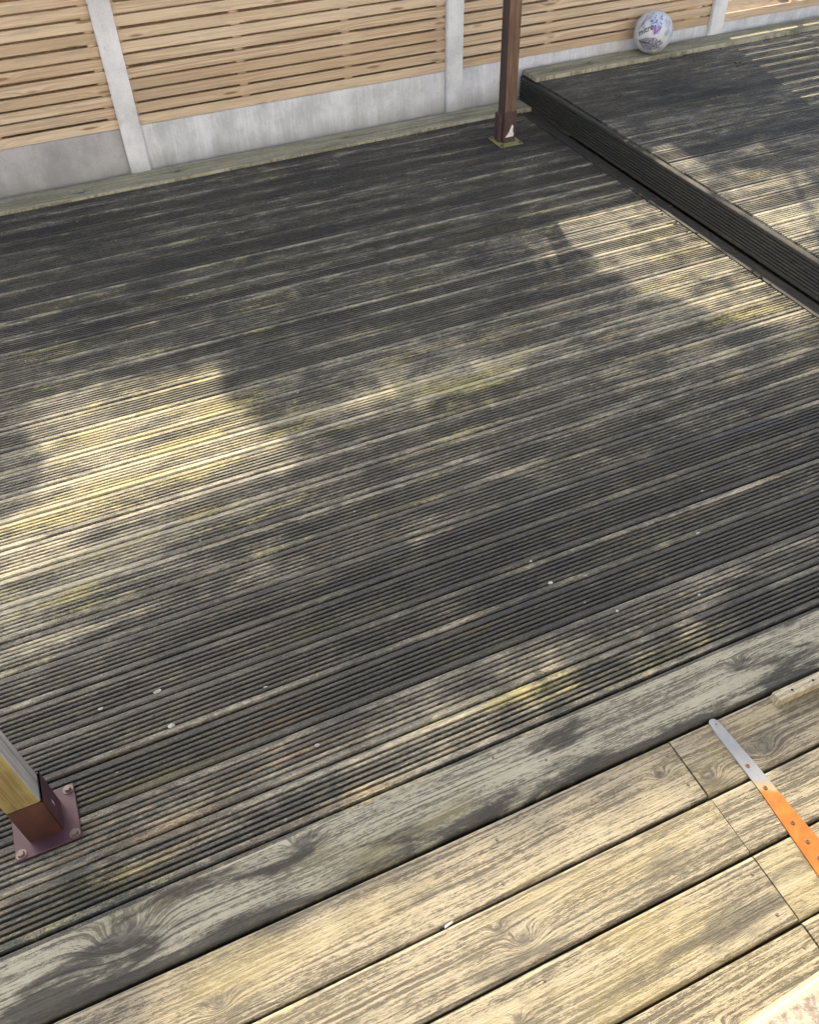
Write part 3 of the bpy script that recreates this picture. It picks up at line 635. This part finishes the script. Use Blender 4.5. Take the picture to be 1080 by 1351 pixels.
# ------------------------------------------------------------------ football
def football():
    r = 0.117; C = Vector((3.640, 4.582, ZR+0.0235+0.0005+r))
    t = empty('football', (C.x, C.y, C.z-r)); tag(t, 'scuffed white football with blue and black print against the fence', 'football')
    to = (Vector((0, 0, 1.92))-C).normalized()
    bm = bmesh.new(); bmesh.ops.create_icosphere(bm, subdivisions=5, radius=r)
    # seams: slightly sunken lines of a 12-panel ball
    ico = []
    ph = (1+5**.5)/2
    for a in (-1, 1):
        for b in (-ph, ph): ico += [Vector((0, a, b)), Vector((a, b, 0)), Vector((b, 0, a))]
    q = Matrix.Rotation(0.4, 3, 'X') @ Matrix.Rotation(0.7, 3, 'Z')
    ico = [(q @ v).normalized() for v in ico]
    for v in bm.verts:
        d = v.co.normalized(); ds = sorted((d.dot(k) for k in ico), reverse=True)
        e = ds[0]-ds[1]
        v.co = d*r*(1-0.010*math.exp(-(e/0.030)**2))
    g = G('white football panels'); P = g.obj()
    a = g.noise(P, 26.0, 6, 0.6); b = g.voro(P, 30.0)
    col = g.mix(g.ss(a, 0.42, 0.75), (0.62, 0.64, 0.65), (0.42, 0.44, 0.44))
    w = g.voro(g.v('ADD', P, g.xyz(a, 0.0, 0.0)), 62.0, 'DISTANCE_TO_EDGE')
    pt = g.ss(g.noise(P, 15.0, 2, 0.5), 0.50, 0.60)
    col = g.mix(g.m('MULTIPLY', g.m('MULTIPLY', g.m('LESS_THAN', w, 0.075), pt), 0.7), col, (0.10, 0.12, 0.22))
    ball = link('shell', bm_mesh(bm, 'shell', True), g.out(col, 0.45), t, (0, 0, r))
    # printed marks mapped onto the sphere; screen axes as seen from the camera
    rt = (_r - to*_r.dot(to)).normalized(); up = to.cross(rt)
    def onto(x, y, lift=0.0009):
        x /= 1.0; y /= 1.0; rr = math.hypot(x, y)
        if rr < 1e-9: d = to
        else: d = to*math.cos(rr) + (rt*x/rr + up*y/rr)*math.sin(rr)
        return d*(r+lift)
    def decal(name, polys, mat, lift=0.0009):
        bm = bmesh.new()
        for poly in polys:
            vs2 = [bm.verts.new((x, y, 0)) for x, y in poly]
            try: bm.faces.new(vs2)
            except ValueError: pass
        bmesh.ops.triangulate(bm, faces=bm.faces)
        for _ in range(3):
            es = [e for e in bm.edges if e.calc_length() > 0.12]
            if es: bmesh.ops.subdivide_edges(bm, edges=es, cuts=1); bmesh.ops.triangulate(bm, faces=bm.faces)
        for v in bm.verts: v.co = onto(v.co.x, v.co.y, lift)
        me = bpy.data.meshes.new(name); bm.to_mesh(me); bm.free()
        return link(name, me, mat, t, (0, 0, r))
    ink = mat_plain('black print', (0.045, 0.045, 0.055), 0.5, 0.2); blue = mat_plain('blue print', (0.13, 0.22, 0.55), 0.5, 0.35, 90)
    cyan = mat_plain('pale blue print', (0.33, 0.52, 0.66), 0.5, 0.3, 90); lil = mat_plain('lilac print', (0.36, 0.28, 0.55), 0.5, 0.2); vio = mat_plain('violet print', (0.16, 0.08, 0.24), 0.5, 0.2)
    grey = mat_plain('grey print', (0.26, 0.27, 0.33), 0.5, 0.3, 90)
    # the word on the panel
    cu = bpy.data.curves.new('lettering', 'FONT'); cu.body = 'mitre'; cu.size = 0.40; cu.offset = 0.006; cu.resolution_u = 3; cu.shear = 0.25
    tmp = bpy.data.objects.new('lettering', cu); COL.objects.link(tmp)
    bpy.context.view_layer.update()
    me = bpy.data.meshes.new_from_object(tmp.evaluated_get(bpy.context.evaluated_depsgraph_get()))
    bpy.data.objects.remove(tmp)
    bm = bmesh.new(); bm.from_mesh(me); bmesh.ops.triangulate(bm, faces=bm.faces)
    ca, sa = math.cos(R(24)), math.sin(R(24))
    for v in bm.verts:
        x, y = v.co.x, v.co.y
        v.co = onto(-0.78 + (x*ca - y*sa)*0.98, -0.20 + (x*sa + y*ca)*0.98, 0.0012)
    bpy.data.meshes.remove(me); me = bpy.data.meshes.new('lettering'); bm.to_mesh(me); bm.free()
    link('lettering', me, ink, t, (0, 0, r))
    decal('chevron', [[(0.02, 0.30), (0.09, 0.32), (0.10, -0.02), (0.05, -0.10)], [(0.05, -0.10), (0.10, -0.02), (0.36, 0.24), (0.38, 0.16)]], vio, 0.0014)
    decal('lilac_patch', [[(-0.10, 0.30), (0.42, 0.30), (0.30, -0.05), (0.02, -0.16)]], lil, 0.0006)
    rr = random.Random(4)
    polys = []
    for _ in range(46):
        x, y = rr.uniform(-0.20, 0.45), rr.uniform(0.34, 0.86); s_ = rr.uniform(0.025, 0.065); a0 = rr.uniform(0, 6.3)
        polys.append([(x+s_*math.cos(a0+k), y+s_*math.sin(a0+k)) for k in (0, 1.4, 2.9, 4.4)])
    decal('blue_doodles', polys[:24], blue, 0.0012); decal('cyan_doodles', polys[24:], cyan, 0.0008)
    band = [(-0.80, -0.40), (-0.40, -0.28), (0.10, -0.24), (0.62, -0.50), (0.40, -0.85), (-0.05, -0.98), (-0.45, -0.88)]
    decal('grey_panel', [band], grey, 0.0005)
    polys = [[(-0.78, -0.42), (-0.10, -0.50), (-0.10, -0.55), (-0.74, -0.48)], [(-0.78, -0.42), (-0.74, -0.44), (-0.38, -0.86), (-0.44, -0.86)]]
    white = []
    for _ in range(60):
        x, y = rr.uniform(-0.55, 0.50), rr.uniform(-0.86, -0.32); s_ = rr.uniform(0.02, 0.05); a0 = rr.uniform(0, 6.3)
        (polys if rr.random() < 0.5 else white).append([(x+s_*math.cos(a0+k), y+s_*math.sin(a0+k)) for k in (0, 2.0, 4.1)])
    decal('dark_doodles', polys, ink, 0.0012); decal('white_doodles', white, mat_plain('white print', (0.7, 0.7, 0.7), 0.5, 0.1), 0.0009)
    st = [[(-0.85+k*0.05, 0.10+k*0.10), (-0.55+k*0.03, 0.38+k*0.08), (-0.56+k*0.03, 0.41+k*0.08), (-0.87+k*0.05, 0.13+k*0.10)] for k in range(5)]
    decal('stripes', st, grey, 0.0009)
football()

# ------------------------------------------------------------------ litter
def litter():
    rr = random.Random(3)
    vs_, fs = [], []
    def chip(x, y, z, s_, n=6, h=0.003):
        b = len(vs_); a0 = rr.uniform(0, 6.3); el = rr.uniform(0.5, 1.0)
        ring = [(x+s_*math.cos(a0+6.283*k/n)*rr.uniform(.6, 1.1), y+s_*el*math.sin(a0+6.283*k/n)*rr.uniform(.6, 1.1)) for k in range(n)]
        for (px, py) in ring: vs_.append((px, py, z))
        vs_.append((x, y, z+h))
        for k in range(n): fs.append((b+k, b+(k+1) % n, b+n))
    for (x, y, s_) in ((-0.16, 1.27, 0.011), (-0.17, 1.39, 0.012), (0.97, 1.37, 0.006), (0.98, 1.27, 0.009), (1.10, 1.10, 0.006), (1.5, 1.25, 0.008), (-0.32, 1.40, 0.010), (0.17, 1.06, 0.008), (0.10, 1.28, 0.008), (1.09, 1.25, 0.006), (2.60, 3.72, 0.010), (1.35, 1.05, 0.007)):
        chip(x, y, 0.0012, s_)
    for _ in range(46): chip(rr.uniform(-0.5, 2.6), rr.uniform(0.95, 4.3), 0.0012, rr.uniform(0.002, 0.005))
    for _ in range(14): chip(rr.uniform(2.9, 4.6), rr.uniform(2.2, 4.3), ZR+0.0014, rr.uniform(0.003, 0.006))
    me = bpy.data.meshes.new('lichen_flecks'); me.from_pydata(vs_, [], fs)
    o = link('lichen_flecks', me, mat_plain('pale lichen', (0.30, 0.31, 0.27), 0.9, 0.35)); o['kind'] = 'stuff'; o['label'] = 'scattered pale lichen flecks on the decking'; o['category'] = 'lichen'
    vs_.clear(); fs.clear()
    for _ in range(26):
        y = rr.uniform(1.9, 4.3); chip(rr.uniform(2.66, 2.765), y, 0.0022, rr.uniform(0.006, 0.018), 5, rr.uniform(0.003, 0.010))
    for _ in range(60): chip(rr.uniform(-0.3, 2.7), 4.512-abs(rr.gauss(0, 0.012)), 0.0022, rr.uniform(0.004, 0.011), 5, rr.uniform(0.002, 0.006))
    for _ in range(40): chip(rr.uniform(2.9, 5.2), 4.512-abs(rr.gauss(0, 0.012)), ZR+0.0022, rr.uniform(0.004, 0.011), 5, rr.uniform(0.002, 0.006))
    for (x, y) in ((4.05, 4.25), (4.07, 4.22), (4.02, 4.20), (3.10, 4.10), (3.38, 4.05), (3.75, 4.49)):
        for _ in range(4): chip(x+rr.uniform(-.02, .02), y+rr.uniform(-.02, .02), ZR+0.0015, rr.uniform(0.006, 0.014), 5, 0.006)
    me = bpy.data.meshes.new('leaf_litter'); me.from_pydata(vs_, [], fs)
    o = link('leaf_litter', me, mat_plain('rotting leaves', (0.05, 0.036, 0.022), 0.9, 0.4)); o['kind'] = 'stuff'; o['label'] = 'dark leaf crumbs caught by the raised deck'; o['category'] = 'leaf litter'
    # twig
    bm = bmesh.new()
    path = [Vector((0.778, 1.018, 0.004)), Vector((0.792, 1.012, 0.006)), Vector((0.806, 1.004, 0.005)), Vector((0.818, 0.990, 0.003))]
    prev = None
    for i, p in enumerate(path):
        rad = 0.0018-0.0003*i
        ring = [bm.verts.new(p+Vector((0.4*rad*math.cos(a), rad*math.cos(a), rad*math.sin(a)))) for a in (0, 1.57, 3.14, 4.71)]
        if prev:
            for k in range(4): bm.faces.new((prev[k], prev[(k+1) % 4], ring[(k+1) % 4], ring[k]))
        prev = ring
    tw = link('twig', bm_mesh(bm, 'twig'), M_bark); tag(tw, 'tiny dark twig lying on the sunlit grooves near the platform', 'twig')
    # scrap
    me = bpy.data.meshes.new('paper_scrap'); me.from_pydata([(0, 0, 0), (0.020, 0.003, 0.001), (0.0215, 0.007, 0.004), (0.002, 0.005, 0.002)], [], [(0, 1, 2, 3)])
    sc_ = link('paper_scrap', me, mat_plain('off white scrap', (0.66, 0.60, 0.55), 0.7, 0.1), None, (0.262, 0.5035, ZP+0.001)); tag(sc_, 'small off-white scrap in the gap between two pale planks', 'scrap')
litter()

# ------------------------------------------------------------------ trees added beyond the fence, leaves placed to cut the light patches
def inside(poly, x, y):
    c = False; n = len(poly)
    for i in range(n):
        x1, y1 = poly[i]; x2, y2 = poly[(i+1) % n]
        if (y1 > y) != (y2 > y) and x < (x2-x1)*(y-y1)/(y2-y1)+x1: c = not c
    return c
LIGHT_PATCHES = [  # (openness, outline) of light patches on the deck that the added crowns are cut to
    (0.28, [(-0.80, 3.4), (0.50, 3.4), (0.46, 2.95), (0.40, 2.80), (-0.80, 2.90)]),
    (1.0, [(-0.42, 2.86), (0.40, 2.80), (0.36, 2.68), (0.345, 2.57), (0.40, 2.40), (0.54, 2.11), (0.28, 2.05), (-0.05, 2.02), (-0.55, 1.98), (-0.75, 1.97), (-0.75, 2.15), (-0.42, 2.30), (-0.34, 2.50), (-0.38, 2.70)]),
    (0.60, [(0.72, 2.45), (1.18, 2.50), (1.60, 2.22), (1.20, 2.05), (0.70, 2.10)]),
    (0.975, [(2.05, 3.4), (2.9, 3.5), (2.9, 1.90), (2.45, 2.04), (2.22, 2.42), (2.10, 2.74), (2.12, 3.05)]),
    (0.65, [(1.84, 3.40), (2.05, 3.40), (2.12, 3.05), (2.10, 2.74), (2.02, 2.66), (1.84, 2.98)]),
    (0.55, [(2.85, 3.05), (3.6, 2.95), (4.4, 2.85), (4.4, 2.60), (3.3, 2.70), (2.85, 2.85)]),
    (0.97, [(2.85, 2.85), (3.3, 2.70), (4.2, 2.60), (4.6, 1.6), (2.85, 1.75)]),
    (0.85, [(0.16, 0.84), (0.20, 0.98), (0.48, 1.05), (0.62, 0.96), (0.74, 1.09), (0.94, 1.09), (1.02, 0.94), (1.5, 0.93), (1.75, 0.84)]),
    (0.40, [(-0.70, 0.86), (-0.60, 0.97), (-0.10, 0.98), (0.16, 0.84)]),
]
def shade(u, v):
    lim = np.interp(u, [-1.0, -0.42, -0.36, 0.13, 0.46, 0.77, 0.92, 1.15, 1.28, 2.0], [0.35, 0.38, 0.54, 0.53, 0.51, 0.47, 0.44, 0.40, 0.38, 0.36])
    f = (v-lim+0.07)/0.14
    if f <= 0: return 0.0
    if f < 1: return f*f*(3-2*f)
    for o_, poly in LIGHT_PATCHES:
        if inside(poly, u, v): return 1.0-o_
    return 1.0
def trees():
    tx = [-1.3, 0.9, 3.0, 5.2]
    labs = ['small leafy shade tree added beyond the fence at the far left', 'small leafy shade tree added beyond the middle of the long panel', 'small leafy shade tree added beyond the fence behind the ball', 'small leafy shade tree added beyond the fence at the far right']
    leaves = [[] for _ in tx]
    N = 62000
    us = rng.uniform(-2.4, 5.8, N); vv = rng.uniform(0.25, 3.25, N); keep = rng.random(N)
    for u, v, k in zip(us, vv, keep):
        if k > shade(u, v): continue
        y = rng.uniform(6.2, 7.6); t = (y-v)/S.y
        p = Vector((u, v, 0)) + S*t
        i = int(np.argmin([abs(p.x-1.5-x) + rng.uniform(0, .3) for x in tx])); leaves[i].append(p)
    for i, x in enumerate(tx):
        t = empty('added_shade_tree', (x+1.5, 6.95, -0.3)); tag(t, labs[i], 'tree', 'shade trees added beyond the fence')
        vs_, fs = [], []
        for p in leaves[i]:
            q = Vector(rng.normal(size=3)).normalized(); a = q.orthogonal().normalized(); b = q.cross(a)
            s_ = rng.uniform(0.022, 0.038); l_ = s_*1.5
            o_ = p-Vector((x+1.5, 6.95, -0.3)); k = len(vs_)
            vs_ += [tuple(o_-a*l_), tuple(o_-a*l_*0.1+b*s_*0.8), tuple(o_+a*l_), tuple(o_-a*l_*0.1-b*s_*0.8)]; fs.append((k, k+1, k+2, k+3))
        me = bpy.data.meshes.new('crown'); me.from_pydata(vs_, [], fs); link('crown', me, M_leaf, t)
        bm = bmesh.new()
        def limb(a, b, r0, r1, n=7):
            d = (b-a).normalized(); e = d.orthogonal().normalized(); f_ = d.cross(e); ra, rb_ = [], []
            for k in range(n):
                an = 6.2832*k/n; ra.append(bm.verts.new(a+(e*math.cos(an)+f_*math.sin(an))*r0)); rb_.append(bm.verts.new(b+(e*math.cos(an)+f_*math.sin(an))*r1))
            for k in range(n): bm.faces.new((ra[k], ra[(k+1) % n], rb_[(k+1) % n], rb_[k]))
        limb(Vector((0, 0, 0)), Vector((0.05, 0, 2.9)), 0.07, 0.045); limb(Vector((0.05, 0, 2.9)), Vector((0.0, 0.05, 4.3)), 0.045, 0.02)
        for a in range(6):
            an = a*1.05+i; limb(Vector((0.04, 0, 2.7+0.2*a)), Vector((0.8*math.cos(an), 0.45*math.sin(an), 3.5+0.18*a)), 0.022, 0.006, 5)
        link('trunk', bm_mesh(bm, 'trunk'), M_bark, t)
trees()
